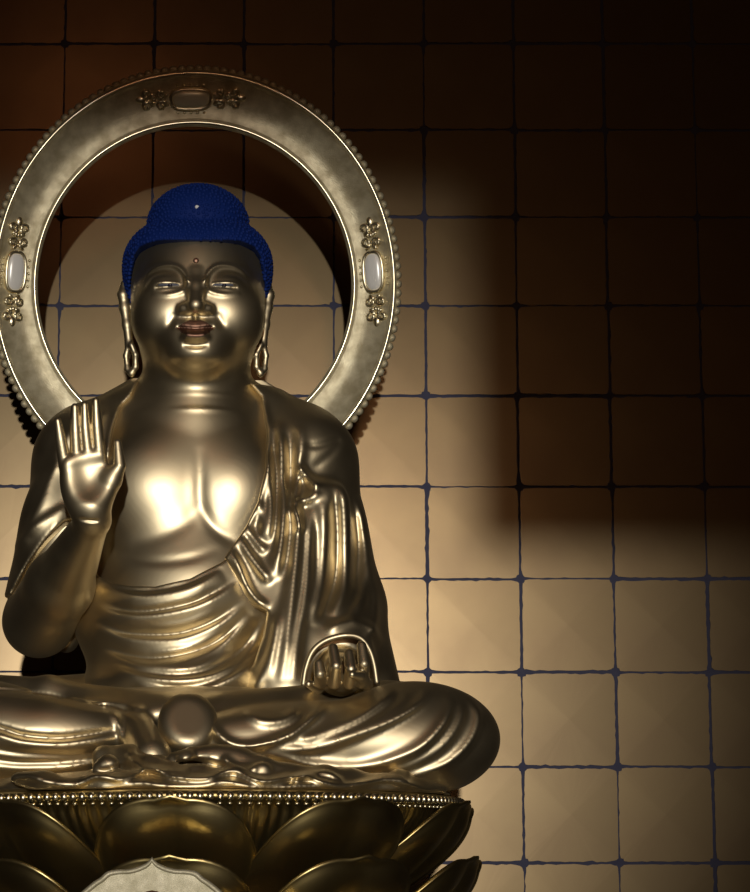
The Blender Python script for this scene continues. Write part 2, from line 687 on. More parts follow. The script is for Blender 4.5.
bv, bf = uv_ball(10, 6)
nb = 184
bead0 = None
for i in range(nb):
    th = 2 * math.pi * (i + 0.5) / nb
    for rr, zz, sc in ((BR, BZ, 0.0088), (BR - 0.010, BZ - 0.0150, 0.0058)):
        if zz != BZ and math.sin(th) > 0.35:
            continue
        if zz == BZ and math.sin(th) > 0.75:
            continue
        if bead0 is None:
            bead0 = mesh_np('bead', bv, bf, GOLD_RIM)
            o = bead0
        else:
            o = bead0.copy()
            col.objects.link(o)
        place(o, lotus, Matrix.Translation((rr * math.cos(th), LY + rr * math.sin(th), zz)) @ Matrix.Diagonal((sc, sc, sc * (1.15 if zz == BZ else 0.8), 1)))


def petal_mesh(zt, zb, rt, rb, hw, lip=0.022):
    """cupped petal standing at angle 0 (towards +X), with centre crease and curled pointed tip"""
    nu, nv = 29, 25
    us = np.linspace(-1, 1, nu)
    vs = np.linspace(0, 1, nv) ** 0.9
    V = np.zeros((2, nv, nu, 3))
    for lay in (0, 1):
        for i, v in enumerate(vs):
            q = 0.62
            wv = hw * (0.62 + 0.38 * math.sin(min(v / q, 1) * math.pi / 2))
            for j, u in enumerate(us):
                # arch-shaped upper outline with a small pointed tip
                top = (1 - abs(u) ** 3 * 0.80) + 0.02 * math.exp(-(u / 0.07) ** 2) - 0.015 * math.exp(-((abs(u) - 0.13) / 0.08) ** 2)
                zz = zb + (zt - zb) * v * top
                vv = v * top
                r = rb + (rt - rb) * math.sin(min(vv, 1.0) * 1.36) / math.sin(1.36)
                lobes = 0.024 * math.sin(math.pi * min(abs(u), 1)) ** 1.0 * math.sin(math.pi * min(v, 1)) ** 0.7
                r += lobes + 0.012 * (1 - u * u)
                # edge rolls outwards
                ed = max(0, (v - 0.93) / 0.07)
                r += 0.007 * ed ** 2
                r += 0.6 * lip * ed ** 1.3 * math.exp(-(u / 0.13) ** 2)
                r -= 0.02 * abs(u) ** 4
                if lay:
                    r -= 0.012
                ang = wv * u / 0.68
                V[lay, i, j] = (r * math.cos(ang), r * math.sin(ang), zz)
    idx = np.arange(2 * nv * nu).reshape(2, nv, nu)
    F = []
    for i in range(nv - 1):
        for j in range(nu - 1):
            F.append([idx[0, i, j], idx[0, i, j + 1], idx[0, i + 1, j + 1], idx[0, i + 1, j]])
            F.append([idx[1, i, j + 1], idx[1, i, j], idx[1, i + 1, j], idx[1, i + 1, j + 1]])
    for i in range(nv - 1):
        F.append([idx[0, i, 0], idx[0, i + 1, 0], idx[1, i + 1, 0], idx[1, i, 0]])
        F.append([idx[0, i + 1, -1], idx[0, i, -1], idx[1, i, -1], idx[1, i + 1, -1]])
    for j in range(nu - 1):
        F.append([idx[0, -1, j], idx[0, -1, j + 1], idx[1, -1, j + 1], idx[1, -1, j]])
        F.append([idx[0, 0, j + 1], idx[0, 0, j], idx[1, 0, j], idx[1, 0, j + 1]])
    return V.reshape(-1, 3), np.array(F)


NP = 10
for tier, (zt, zb, rt, rb, off) in enumerate(((1.152, 0.93, 0.655, 0.455, 0.0), (1.026, 0.80, 0.672, 0.455, 0.0), (0.905, 0.70, 0.67, 0.43, 0.5))):
    V, F = petal_mesh(zt, zb, rt, rb, 0.245 if tier < 2 else 0.235)
    src = None
    for i in range(NP):
        th = -math.pi / 2 + math.radians(-4.5) + 2 * math.pi * (i + off) / NP
        if src is None:
            o = src = mesh_np('lotus_petal', V, F, GOLD_LEAF_PETAL)
        else:
            o = src.copy()
            col.objects.link(o)
        q_ = 1.0 + (0.022 if i % 2 else 0.0)
        place(o, lotus, T_L @ Matrix.Rotation(th, 4, 'Z') @ Matrix.Diagonal((q_, q_, 1, 1)))
V, F = lathe([(0.0001, 0.93), (0.42, 0.92), (0.44, 0.86), (0.42, 0.76), (0.36, 0.70), (0.34, 0.66), (0.40, 0.62), (0.56, 0.60), (0.60, 0.57), (0.62, 0.52), (0.64, 0.50), (0.0001, 0.50)], 96)
o = mesh_np('stepped_base', V, F, GOLD_LEAF_PETAL)
place(o, lotus, T_L)

# ------------------------------------------------------------------ Buddha
statue = empty('buddha_statue', (0, 0, 1.17), 'seated gold Buddha statue with blue hair raising its right palm', 'statue')
statue_parent = statue


def part(name, V, F, m, **kw):
    return mesh_np(name, V, F, m, statue, **kw)


FH = HMap()   # face relief
for sgn in (-1, 1):
    def mx(pts):
        return [((x - 196.0) * (-sgn) + 196.0, y) for x, y in pts]
    # measured on the image-left eye; mirrored for the other
    FH.fold(mx([(142, 272), (151, 264.5), (163, 262), (175, 264), (183, 271), (187, 281)]), 0.0060, 3.0, 2.2, (0.3, 0.0))
    FH.fold(mx([(187, 281), (186.5, 287), (180, 292), (167, 294.5), (151, 292)]), 0.0040, 2.6, 2.6, (0.0, 0.4))
    FH.fold(mx([(154, 286.5), (160, 286.5), (170, 286), (180, 285)]), -0.0050, 1.6, 1.6, (0.2, 0.2))
    FH.fold(mx([(152, 283.5), (160, 282.5), (170, 282.5), (181, 283)]), 0.0030, 1.8, 1.2, (0.2, 0.2))
    FH.fold(mx([(181, 305), (178, 311), (181, 316)]), 0.002, 3, 3)
    FH.fold(mx([(176, 313), (171, 322), (169, 330)]), -0.0030, 4, 4, (0.2, 0.3))
FH.fold([(176, 328.3), (186, 329.5), (195.5, 330.5), (205, 329.5), (215, 328.3)], -0.0060, 1.5, 1.5, (0.1, 0.1))
FH.fold([(180, 325), (188, 322.5), (192.5, 322), (195.5, 323), (198.5, 322), (203, 322.5), (211, 325)], 0.0012, 3.0, 3.0, (0.15, 0.15))
FH.fold([(182, 335), (188, 338), (195.5, 339), (203, 338), (209, 335)], 0.0095, 4.2, 4.2, (0.2, 0.2))
FH.fold([(182, 345.5), (195.5, 347.5), (209, 345.5)], -0.0050, 3.2, 3.2, (0.3, 0.3))
FH.fold([(195.5, 316), (195.5, 321)], -0.003, 2.2, 2.2)


SK = HMap()
SK.fold([(199, 445), (200, 475), (201, 503), (211, 525), (226, 537), (246, 546)], -0.0045, 6, 5, (0.3, 0.2))
SK.fold([(200, 503), (185, 524), (160, 536), (130, 538)], -0.002, 7, 7, (0.1, 0.4))
SK.fold([(112, 548), (150, 562), (190, 560), (220, 548)], -0.004, 4, 4, (0.3, 0.3))
SK.blur(2.0)


def body_ops(g):
    # torso
    g.ell(P(190, 500, 0.03), (R(104), 0.185, R(125)), 0.02)
    g.ell(P(192, 600, 0.02), (R(104), 0.215, R(100)), 0.06)
    g.cone(P(90, 455, 0.06), P(300, 455, 0.06), R(40), R(40), 0.06)
    g.cone(P(170, 395, 0.05), P(95, 440, 0.06), R(30), R(30), 0.06)
    g.cone(P(222, 395, 0.05), P(295, 440, 0.06), R(30), R(30), 0.06)
    g.ell(P(149, 488, -0.075), (R(50), 0.084, R(50)), 0.06)
    g.ell(P(236, 492, -0.075), (R(46), 0.087, R(52)), 0.055)
    g.displace(SK, -0.16, (-0.06, 0.0))
    # neck with three creases
    g.cone(P(197, 345, 0.03), P(195, 425, 0.015), R(50), R(54), 0.03)
    for yy, rr in ((404, 52.5), (420, 57)):
        c = P(196, yy, 0.02)
        g.ell(c, (R(rr), R(rr) + 0.002, R(10.5)), 0.006)
    g.chain([P(300, 462, 0.06), P(330, 598, 0.03), P(341, 674, -0.24)], [R(36), R(30), R(19, -.2)], 0.03)
    # right upper arm and forearm
    g.cone(P(84, 465, 0.06), P(46, 603, 0.02), R(42), R(34), 0.04)
    g.chain([P(39, 621, 0.0), P(60, 585, -0.15), P(92, 522, -0.42)], [R(37), R(33, -.15), R(17, -.42)], 0.03)


def head_ops(g):
    g.ell(P(198, 283, 0.035), (R(69), 0.20, R(70)), 0.03)
    g.ell(P(198, 320, -0.02), (R(62), 0.168, R(58)), 0.07)
    g.ell(P(166, 318, -0.10), (R(34), 0.088, R(36)), 0.05)
    g.ell(P(230, 318, -0.10), (R(34), 0.088, R(36)), 0.05)
    g.ell(P(196.5, 356, -0.152), (R(26), 0.060, R(15)), 0.06)
    g.ell(P(195.5, 337, -0.163), (R(27), 0.048, R(17)), 0.04)
    g.ell(P(195.5, 337, -0.200), (R(14), 0.018, R(5.5)), 0.012)       # muzzle
    # eye sockets and lids
    for sx in (-1, 1):
        g.ell(P(196 + sx * 28, 274, -0.222), (R(23), 0.036, R(11)), 0.02, sub=True)
        g.ell(P(196 + sx * 29, 288, -0.146), (R(20), 0.043, R(14)), 0.010)
    # nose
    g.chain([P(196, 274, -0.168), P(196, 287, -0.192), P(195.7, 305, -0.222)], [R(4.0), R(6.0), R(8.2)], 0.020)
    g.ell(P(186.5, 309, -0.198), (R(7.6), 0.018, R(6)), 0.012)
    g.ell(P(205, 309, -0.198), (R(7.6), 0.018, R(6)), 0.012)
    g.displace(FH, -0.19, (-0.12, -0.06))
    # ears
    for sx in (-1, 1):
        def E(x, y, Y):
            return P(196 + sx * (196 - x), y, Y)
        g.chain([E(124, 284, .035), E(123, 295, .03), E(124.5, 308, .03), E(127, 325, .03), E(129, 343, .03)],
                [R(3.8), R(5.4), R(5.0), R(4.6), R(4.6)], 0.010)
        g.chain([E(129, 343, .03), E(126, 356, .035), E(127.5, 369, .035), E(131.5, 373.5, .03), E(135.5, 367, .025), E(135.5, 355, .02), E(131.5, 345, .02)],
                [R(3.6), R(2.9), R(3.0), R(3.3), R(3.0), R(2.7), R(3.0)], 0.006)


def finger(g, pts, r, k=0.006):
    g.chain(pts[:2], r[:2], k)
    g.chain(pts[1:], r[1:], 0)


def right_hand(g):
    Yh = -0.45
    q = 1.0 / 1.0
    rp = lambda v: R(v, Yh)
    g.chain([P(60, 585, -0.15), P(92, 522, -0.42)], [R(33, -.15), rp(17)], 0.01)
    g.ell(P(92, 522, -0.425), (rp(17.5), 0.040, rp(12)), 0.02)
    # palm block, heel pads
    g.ell(P(86, 482, Yh + .005), (rp(25), 0.026, rp(34)), 0.02)
    g.cone(P(82, 505, Yh + .004), P(71, 468, Yh + .002), rp(13), rp(8.5), 0.03)
    g.cone(P(95, 506, Yh + .004), P(110, 480, Yh + .004), rp(15), rp(10.5), 0.03)
    g.cone(P(69, 463, Yh), P(99, 455, Yh), rp(7.2), rp(7.6), 0.02)
    g.ell(P(89, 474, Yh - 0.047), (rp(19), 0.030, rp(20)), 0.03, sub=True)
    for (b, m, t, rb, rt) in (((65, 464), (61, 441), (57.8, 421), 6.9, 4.0), ((77, 459), (75.5, 432), (74.8, 407), 7.0, 4.2),
                              ((88.5, 456), (85.5, 429), (84.5, 405), 7.0, 4.2), ((99.5, 455), (97.0, 427), (95.8, 401), 7.0, 4.2)):
        fp = crom([P(*b, Yh), P(*m, Yh - 0.011), P(*t, Yh - 0.019)], 4)
        finger(g, list(fp), list(np.interp(np.linspace(0, 1, len(fp)), [0, .55, .9, 1], [rp(rb), rp(rb - 0.9), rp(rt + .3), rp(rt - .3)])), 0.003)
    finger(g, [P(112, 480, Yh), P(119.5, 466, Yh - .01), P(117.5, 443, Yh - .012)], [rp(9.5), rp(6.6), rp(4.2)], 0.014)
    # wrist crease
    g.cone(P(80, 520, -0.47), P(97, 521, -0.47), rp(1.1), rp(1.1), 0.006, sub=True)


def left_hand(g):
    Yh = -0.33
    rp = lambda v: R(v, Yh)
    g.cone(P(342, 668, -0.18), P(341, 676, -0.30), rp(20), rp(20), 0.02)
    g.ell(P(341, 684, -0.36), (rp(25), 0.075, rp(9)), 0.02)
    for (b, m, t) in (((321, 682, -.42), (320, 674, -.462), (318.8, 664, -.455)), ((334, 683, -.435), (336, 666, -.478), (332.8, 648, -.455)),
                      ((349, 683, -.435), (351, 669, -.478), (349, 654, -.46)), ((361, 682, -.42), (364, 664, -.462), (361.5, 646, -.445))):
        finger(g, [P(*b), P(*m), P(*t)], [rp(6.6), rp(6.0), rp(5.0)], 0.005)
    finger(g, [P(366, 684, -.38), P(360, 676, -.47), P(352, 674.5, -.49)], [rp(7), rp(5.2), rp(3.8)], 0.006)
    finger(g, [P(318, 688, -.38), P(308.5, 684, -.42)], [rp(6), rp(3.8)], 0.006)


def z_of(py, Y=0.0):
    return P(195, py, Y)[2]


zc = z_of(420)
parts = []
g = Grid((-0.225, -0.31, zc), (0.225, 0.25, 2.66), 0.0025)
body_ops(g)
head_ops(g)
V1, F1 = g.mesh(2)
parts.append((V1, F1))
nhead = len(F1)
g = Grid((-0.58, -0.48, z_of(700)), (0.47, 0.25, zc + 0.0045), 0.0045)
body_ops(g)
parts.append(g.mesh(2))
g = Grid((-0.40, -0.54, z_of(560, -.40)), (-0.12, -0.20, z_of(388, -.45)), 0.0021)
right_hand(g)
parts.append(g.mesh(2))
g = Grid((0.24, -0.56, z_of(705, -.36)), (0.48, -0.16, z_of(632, -.36)), 0.0024)
left_hand(g)
parts.append(g.mesh(2))
V, F = join(parts)
# lips take the reddened gold
fc = V[F].mean(1)
lx, ly = XZ2px(fc[:, 0], fc[:, 2], -0.19)
lip = [(176.5, 328.5), (184, 324), (190, 321), (195.5, 322.5), (201, 321), (207, 324), (214.5, 328.5), (209, 335), (203, 339.5), (195.5, 341), (188, 339.5), (182, 335)]
ins = np.zeros(len(F), bool)
for i in range(len(lip)):
    a_, b_ = lip[i], lip[(i + 1) % len(lip)]
    ins ^= ((a_[1] > ly) != (b_[1] > ly)) & (lx < (b_[0] - a_[0]) * (ly - a_[1]) / (b_[1] - a_[1] + 1e-9) + a_[0])
ins &= fc[:, 1] < -0.12
part('body', V, F, GOLD, mats=[GOLD, GOLD_LIP], mat_idx=ins.astype(int))

# hair
g = Grid((-0.24, -0.28, z_of(305)), (0.24, 0.28, z_of(175)), 0.003)
g.ell(P(197.5, 279, 0.035), (R(75), 0.216, R(64)), 0.02)
g.ell(P(173, 262, 0.020), (R(49), 0.185, R(39)), 0.03)
g.ell(P(222, 262, 0.020), (R(49), 0.185, R(39)), 0.03)
g.ell(P(198, 227, 0.030), (R(52.5), 0.150, R(42.5)), 0.008)
face = [(127, 320), (127, 282), (129, 262), (132, 250), (139, 242), (155, 239.5), (175, 240.5), (197, 241), (220, 240.5), (240, 239.5), (255, 242), (262, 250), (265, 262), (267, 282), (267, 320)]
g.clip2d(face, -0.16, 0.006, inside=False, ymask=0.0)
HV, HF = g.mesh(2)
hair = part('hair', HV, HF, BLUE)
# snail-shell curls all over the hair, sunk into it
tri = HV[HF]
cen = tri.mean(1)
nrm = np.cross(tri[:, 2] - tri[:, 0], tri[:, 3] - tri[:, 1])
nrm /= np.linalg.norm(nrm, axis=1, keepdims=True) + 1e-12
sel = []
order = rng.permutation(len(cen))
rad = 0.0098
cells = {}
for i in order:
    p = cen[i]
    if nrm[i][2] < -0.55:
        continue
    key = tuple(np.floor(p / rad).astype(int))
    ok = True
    for dx in (-1, 0, 1):
        for dy in (-1, 0, 1):
            for dz in (-1, 0, 1):
                for qq in cells.get((key[0] + dx, key[1] + dy, key[2] + dz), ()):
                    if (qq[0] - p[0]) ** 2 + (qq[1] - p[1]) ** 2 + (qq[2] - p[2]) ** 2 < rad * rad:
                        ok = False
    if ok:
        cells.setdefault(key, []).append(p)
        sel.append(i)
cv, cf = uv_ball(7, 4)
VV = (cen[sel] - nrm[sel] * 0.0012)[:, None, :] + cv[None] * 0.0052
FF = (cf[None] + (np.arange(len(sel)) * len(cv))[:, None, None]).reshape(-1, 4)
o = mesh_np('hair_curls', VV.reshape(-1, 3), FF, BLUE)
o.parent = hair
o.matrix_parent_inverse = hair.matrix_parent_inverse.copy() if False else Matrix()
o['kind'] = 'stuff'


def blob(name, c, r, m, parent=None, rot=None, n=(20, 12)):
    bv_, bf_ = uv_ball(*n)
    vv = bv_ * np.asarray(r)
    if rot is not None:
        vv = vv @ np.asarray(rot).T
    return mesh_np(name, vv + np.asarray(c), bf_, m, parent)


def front_surface(V, px, py, Y):
    """foremost mesh depth near a measured point"""
    qx, qy = XZ2px(V[:, 0], V[:, 2], Y)
    m = (np.abs(qx - px) < 2.0) & (np.abs(qy - py) < 2.0) & (V[:, 1] < 0)
    return float(V[m, 1].min()) if m.any() else Y


yj = front_surface(HV, 197, 207, -0.08)
blob('hair_jewel', P(197, 207, yj), (0.0055, 0.005, 0.0055), JEWEL, statue)
yu = front_surface(V1, 196, 260, -0.17)
blob('forehead_jewel', P(196, 260.5, yu), (0.0072, 0.0032, 0.0072), GOLD_LIP, statue)
for sx in (-1, 1):
    ex = 196 + sx * 27.0
    ye = front_surface(V1, ex, 285.5, -0.185)
    e = blob('eye', P(ex, 285.3, ye + 0.0105), (R(12.0), 0.012, R(2.0)), EYEW, statue)
    blob('pupil', P(ex + 1, 285.3, ye + 0.0055), (R(3.0), 0.0090, R(2.1)), EYEB, None).parent = e
    bpy.data.objects[e.name].children

# --- cloth folds traced on the upper body
CH = HMap()
# belly: sagging folds with a lit crest just below each dark groove
belly = [
    [(104, 586), (128, 595), (155, 597), (190, 590), (222, 573)],
    [(96, 606), (125, 616), (155, 617), (192, 610), (218, 598), (236, 585)],
    [(92, 624), (122, 637), (152, 641), (184, 639), (216, 627), (243, 607)],
    [(98, 648), (128, 661), (155, 666), (190, 660), (222, 645), (252, 615)],
    [(112, 668), (145, 680), (182, 683), (216, 676), (244, 655), (263, 622)],
    [(135, 686), (170, 695), (205, 692), (238, 676), (262, 648)],
]
for c in belly:
    CH.fold(c, 0.013, 5.0, 14.0, (0.25, 0.2))
    CH.fold([(x, y - 5.5) for x, y in c], -0.008, 4.0, 2.0, (0.25, 0.2))
for c in ([(120, 610), (150, 607), (185, 601), (205, 594)], [(150, 628), (185, 624), (215, 612)], [(150, 652), (190, 648), (225, 630)], [(160, 672), (195, 669), (228, 652)]):
    CH.fold(c, 0.004, 2.5, 4.5, (0.3, 0.3))

CH.blur(1.6)
OH = HMap()   # outer robe over the left shoulder
for c, am, w1, w2 in (
        ([(263, 398), (268, 430), (266, 470), (258, 505), (247, 528), (232, 551), (226, 562)], 0.009, 3.5, 3.5),
        ([(278, 420), (281, 450), (283, 485), (283, 520), (279, 555), (272, 585)], 0.018, 4.5, 6.0),
        ([(268, 455), (270, 485), (270, 515), (266, 548)], 0.013, 3.5, 4.0),
        ([(259, 505), (262, 525), (261, 545)], 0.008, 3, 3),
        ([(246, 532), (254, 545), (265, 558)], 0.011, 3.0, 3.0),
        ([(239, 542), (249, 560), (263, 580), (270, 588)], 0.013, 3.5, 3.5),
        ([(230, 556), (238, 572), (246, 592), (256, 606), (268, 613)], 0.014, 3.0, 3.0),
        ([(300, 425), (301, 448), (298, 470), (293, 505), (297, 535), (295, 560), (291, 600), (284, 650), (278, 690)], 0.016, 4.0, 5.0),
        ([(299, 467), (306, 478), (314, 488), (317, 494)], 0.016, 3.6, 3.6),
        ([(317, 494), (311, 501), (300, 505), (292, 511)], 0.010, 3.0, 3.0),
        ([(291, 511), (297, 524), (299, 538)], 0.014, 3.5, 3.5),
        ([(309, 512), (308, 545), (305, 590), (296, 640), (290, 690)], 0.015, 4.0, 5.0),
        ([(321, 505), (323, 545), (320, 590), (308, 630)], 0.015, 5.0, 5.5),
        ([(340, 478), (346, 515), (348, 550), (344, 590), (330, 622)], 0.017, 5.5, 6.5),
        ([(358, 490), (366, 525), (369, 560), (362, 600), (345, 625)], 0.014, 5.0, 5.0),
        ([(372, 560), (377, 600), (372, 630), (360, 640)], 0.010, 4.0, 4.0),
        ([(322, 636), (345, 626), (368, 630), (382, 645)], 0.010, 4.0, 4.0),
        ([(262, 620), (258, 645), (246, 670), (230, 690)], 0.010, 4.0, 5.0),
        ([(275, 620), (270, 650), (262, 675), (250, 700)], 0.010, 4.0, 5.0),
        ([(285, 570), (280, 610), (273, 650), (266, 690)], 0.008, 4.0, 4.0)):
    OH.fold(c, am * 1.1, w1 * 1.25, w2 * 1.25)
for c, am, w in (([(274, 430), (275, 480), (275, 530), (270, 565)], -0.008, 2.8), ([(290, 430), (290, 480), (287, 540), (283, 580), (275, 630)], -0.007, 4.0),
                 ([(303, 515), (302, 560), (298, 600), (288, 650)], -0.004, 3.0), ([(333, 490), (335, 540), (333, 585), (318, 625)], -0.010, 4.0),
                 ([(356, 500), (359, 545), (354, 590)], -0.009, 3.5), ([(304, 447), (320, 446), (343, 436)], -0.007, 2.5), ([(312, 470), (330, 455), (342, 438)], -0.004, 3)):
    OH.fold(c, am, w, w)

OH.blur(1.9)
SH = HMap()   # sleeve on the raised arm
for c, am, w1, w2 in (
        ([(60, 455), (48, 485), (36, 512), (24, 534)], 0.012, 12.0, 4.0),
        ([(70, 506), (52, 517), (30, 532), (14, 545)], 0.012, 12.0, 4.0),
        ([(66, 520), (45, 541), (26, 564), (11, 586)], 0.009, 6.0, 6.0),
        ([(120, 398), (113, 425), (109, 460)], 0.010, 4.0, 5.0),
        ([(105, 402), (96, 430), (92, 460)], 0.008, 5.0, 5.0),
        ([(78, 420), (58, 450), (40, 490)], 0.006, 6.0, 6.0)):
    SH.fold(c, am, w1, w2)

SH.blur(1.6)
# inner robe round the belly
g = Grid((-0.36, -0.36, z_of(715)), (0.34, 0.26, z_of(530)), 0.0033)
body_lite = [((190, 500, 0.03), (R(104), 0.185, R(125)), 0.02), ((192, 600, 0.02), (R(104), 0.215, R(100)), 0.06)]
for c, r, k in body_lite:
    g.ell(P(*c), r, k)
g.offset(0.012)
g.ell(P(192, 604, 0.02), (R(121), 0.236, R(112)), 0.04)
g.ell(P(192, 690, -0.02), (R(112), 0.235, R(40)), 0.06)
g.displace(CH, -0.2, (0.0, 0.1))
neck_poly = [(40, 540), (88, 556), (98, 573), (112, 581), (130, 585), (155, 586.5), (190, 579), (222, 562), (240, 545), (330, 540), (330, 740), (40, 740)]
g.clip2d(neck_poly, -0.2, 0.010, ymask=0.08)
V, F = g.mesh(5)
part('inner_robe', V, F, GOLD)

# outer robe: left shoulder, arm and falling end
g = Grid((-0.02, -0.40, z_of(715)), (0.53, 0.27, z_of(375)), 0.0031)
g.ell(P(190, 500, 0.03), (R(104), 0.185, R(125)), 0.02)
g.ell(P(192, 604, 0.02), (R(118), 0.232, R(112)), 0.05)
g.cone(P(222, 395, 0.05), P(290, 440, 0.06), R(30), R(34), 0.05)
g.ell(P(230, 496, -0.075), (R(52), 0.085, R(46)), 0.05)
g.offset(0.016)
g.ell(P(302, 462, 0.05), (R(53), 0.17, R(53)), 0.05)
g.cone(P(302, 468, 0.045), P(331, 598, 0.055), R(53), R(49), 0.05)
g.cone(P(331, 600, 0.02), P(340, 652, -0.16), R(47), R(34, -.2), 0.05)
g.cone(P(345, 620, 0.05), P(352, 690, -0.05), R(40), R(48), 0.05)
g.cone(P(283, 540, -0.10), P(285, 690, -0.16), R(34), R(46), 0.06)
g.cone(P(320, 505, -0.105), P(318, 605, -0.075), R(25), R(27), 0.04)
g.displace(OH, -0.1, (0.05, 0.12))
outer = [(250, 375), (262, 390), (267, 430), (265, 470), (257, 505), (246, 528), (231, 551), (224, 562), (235, 580), (244, 598), (254, 611), (266, 616),
         (262, 640), (252, 668), (232, 692), (225, 740), (440, 740), (440, 375)]
g.clip2d(outer, -0.12, 0.010, ymask=0.06)
# sleeve mouth around the resting hand
g.cone(P(341, 672, -0.10), P(341, 676, -0.50), R(25, -.3), R(28, -.3), 0.012, sub=True)
V, F = g.mesh(5)
part('outer_robe', V, F, GOLD)
cuff = crom([(303, 686), (306, 668), (313, 651), (326, 640.5), (345, 635.5), (360, 638), (369, 649), (374, 664), (377, 684)], 8)
cp = np.array([P(x, y, -0.315 + 0.03 * abs((i / (len(cuff) - 1)) - 0.5)) for i, (x, y) in enumerate(cuff)])
V, F = tube(cp, R(3.0, -.3), 12)
part('sleeve_cuff', V, F, GOLD)

# robe over the right shoulder and sleeve of the raised arm
g = Grid((-0.56, -0.26, z_of(612)), (-0.10, 0.27, z_of(375)), 0.0040)
g.ell(P(190, 500, 0.03), (R(104), 0.185, R(125)), 0.02)
g.cone(P(170, 395, 0.05), P(95, 440, 0.06), R(30), R(34), 0.05)
g.ell(P(147, 492, -0.075), (R(54), 0.080, R(46)), 0.05)
g.offset(0.009)
g.ell(P(87, 460, 0.06), (R(52), 0.16, R(52)), 0.05)
g.cone(P(86, 465, 0.05), P(45, 606, 0.0), R(50), R(42), 0.05)
g.ell(P(58, 532, -0.035), (R(37), 0.080, R(60)), 0.04)
g.displace(SH, -0.1, (0.08, 0.14))
left_poly = [(-80, 370), (138, 370), (130, 390), (119, 402), (112, 430), (108, 470), (104, 512), (64, 522), (45, 541), (27, 563), (9, 592), (-80, 600)]
g.clip2d(left_poly, -0.12, 0.010, ymask=0.03)
V, F = g.mesh(5)
part('shoulder_robe', V, F, GOLD)
# loose cloth hanging behind the raised elbow
g = Grid((-0.42, -0.05, z_of(670)), (-0.24, 0.2, z_of(560)), 0.0042)
g.chain([P(78, 560, 0.09), P(72, 610, 0.09), P(66, 640, 0.08)], [R(22), R(17), R(13)], 0.02)
V, F = g.mesh(5)
part('hanging_sleeve', V, F, GOLD)

# --- crossed legs under cloth
LH = HMap()
for c, am, w1, w2 in (
        ([(262, 752), (285, 759), (312, 767), (362, 769), (413, 753), (441, 728), (453, 703), (449, 688)], 0.012, 6.5, 3.0),
        ([(270, 748), (300, 751), (330, 746), (384, 725), (420, 704), (432, 688)], 0.012, 6.0, 2.8),
        ([(285, 742), (312, 738), (355, 721), (386, 699), (395, 686)], 0.010, 6.0, 2.8),
        ([(395, 781), (425, 774), (452, 762), (474, 739), (482, 713), (472, 692)], 0.011, 5.5, 2.8),
        ([(370, 773), (410, 766), (444, 745), (463, 715), (462, 692)], 0.006, 4.0, 3.0),
        ([(300, 745), (345, 735), (390, 712), (412, 694)], 0.005, 4.0, 3.0),
        ([(207, 712), (214, 731), (226, 743), (241, 748), (262, 746), (290, 736), (315, 716), (328, 700)], 0.014, 4.5, 3.0),
        ([(245, 712), (262, 722), (285, 720), (300, 708)], 0.008, 5.0, 4.0),
        ([(-60, 712), (0, 729), (25, 736.5), (60, 739), (90, 735), (120, 729)], -0.012, 2.2, 2.2),
        ([(-60, 719), (0, 737), (25, 744), (60, 746), (90, 742), (120, 736)], 0.006, 5, 4),
        ([(-60, 735), (0, 750), (40, 754.5), (80, 754.5), (120, 747)], -0.009, 1.8, 1.8),
        ([(-60, 745), (0, 759.5), (40, 762), (90, 759), (115, 753)], -0.008, 1.8, 1.8),
        ([(-60, 760), (0, 769), (40, 770), (70, 768), (100, 761)], 0.006, 3, 3),
        ([(-60, 690), (0, 689), (40, 693), (85, 703), (108, 704), (130, 710), (152, 716)], -0.010, 2.5, 2.5),
        ([(112, 708), (118, 722), (122, 740), (127, 757)], 0.008, 3, 3)):
    LH.fold(c, am * 1.35, w1 * 1.1, w2 * 1.1)
LH.blur(1.9)
zb = 1.172
g = Grid((-0.86, -0.70, zb - 0.02), (0.82, 0.20, z_of(655, -.2)), 0.0038)
g.cone(P(290, 715, 0.0), P(430, 730, -0.18), R(42), R(46, -.2), 0.05)
g.ell(P(414, 739, -0.33), (R(85, -.33), 0.165, R(57, -.33)), 0.05)
g.ell(P(325, 744, -0.42), (R(118, -.42), 0.105, R(42, -.42)), 0.07)
g.ell(P(248, 741, -0.47), (R(60, -.47), 0.075, R(30, -.47)), 0.05)
g.cone(P(100, 715, 0.0), P(-40, 730, -0.18), R(42), R(46, -.2), 0.05)
g.ell(P(-24, 737, -0.33), (R(85, -.33), 0.165, R(57, -.33)), 0.05)
g.ell(P(40, 737, -0.43), (R(92, -.43), 0.105, R(43, -.43)), 0.07)
g.ell(P(195, 722, -0.12), (R(190), 0.33, R(34)), 0.04)
g.chain([P(-60, 688, -0.16), P(50, 693, -0.26), P(165, 711, -0.38)], [R(16), R(15, -.2), R(13, -.2)], 0.03)
g.cone(P(225, 715, -0.40), P(305, 702, -0.36), R(22, -.4), R(17, -.4), 0.03)
g.cone(P(136, 722, -0.44), P(152, 757, -0.55), R(15, -.5), R(20, -.5), 0.02)
g.displace(LH, -0.5, (-0.05, 0.05))
g.plane((0, 0, zb), (0, 0, -1), 0.02)
V, F = g.mesh(5)
part('leg_drapery', V, F, GOLD)

# upturned foot under the cloth
g = Grid((-0.16, -0.66, zb), (0.10, -0.34, z_of(680, -.5)), 0.003)
g.ell(P(188, 724, -0.50), (R(30, -.5), 0.095, R(33, -.5)), 0.01)
g.plane(P(187, 724, -0.545), (0.05, -0.86, 0.50), 0.03)
V, F = g.mesh(5)
part('foot', V, F, GOLD)

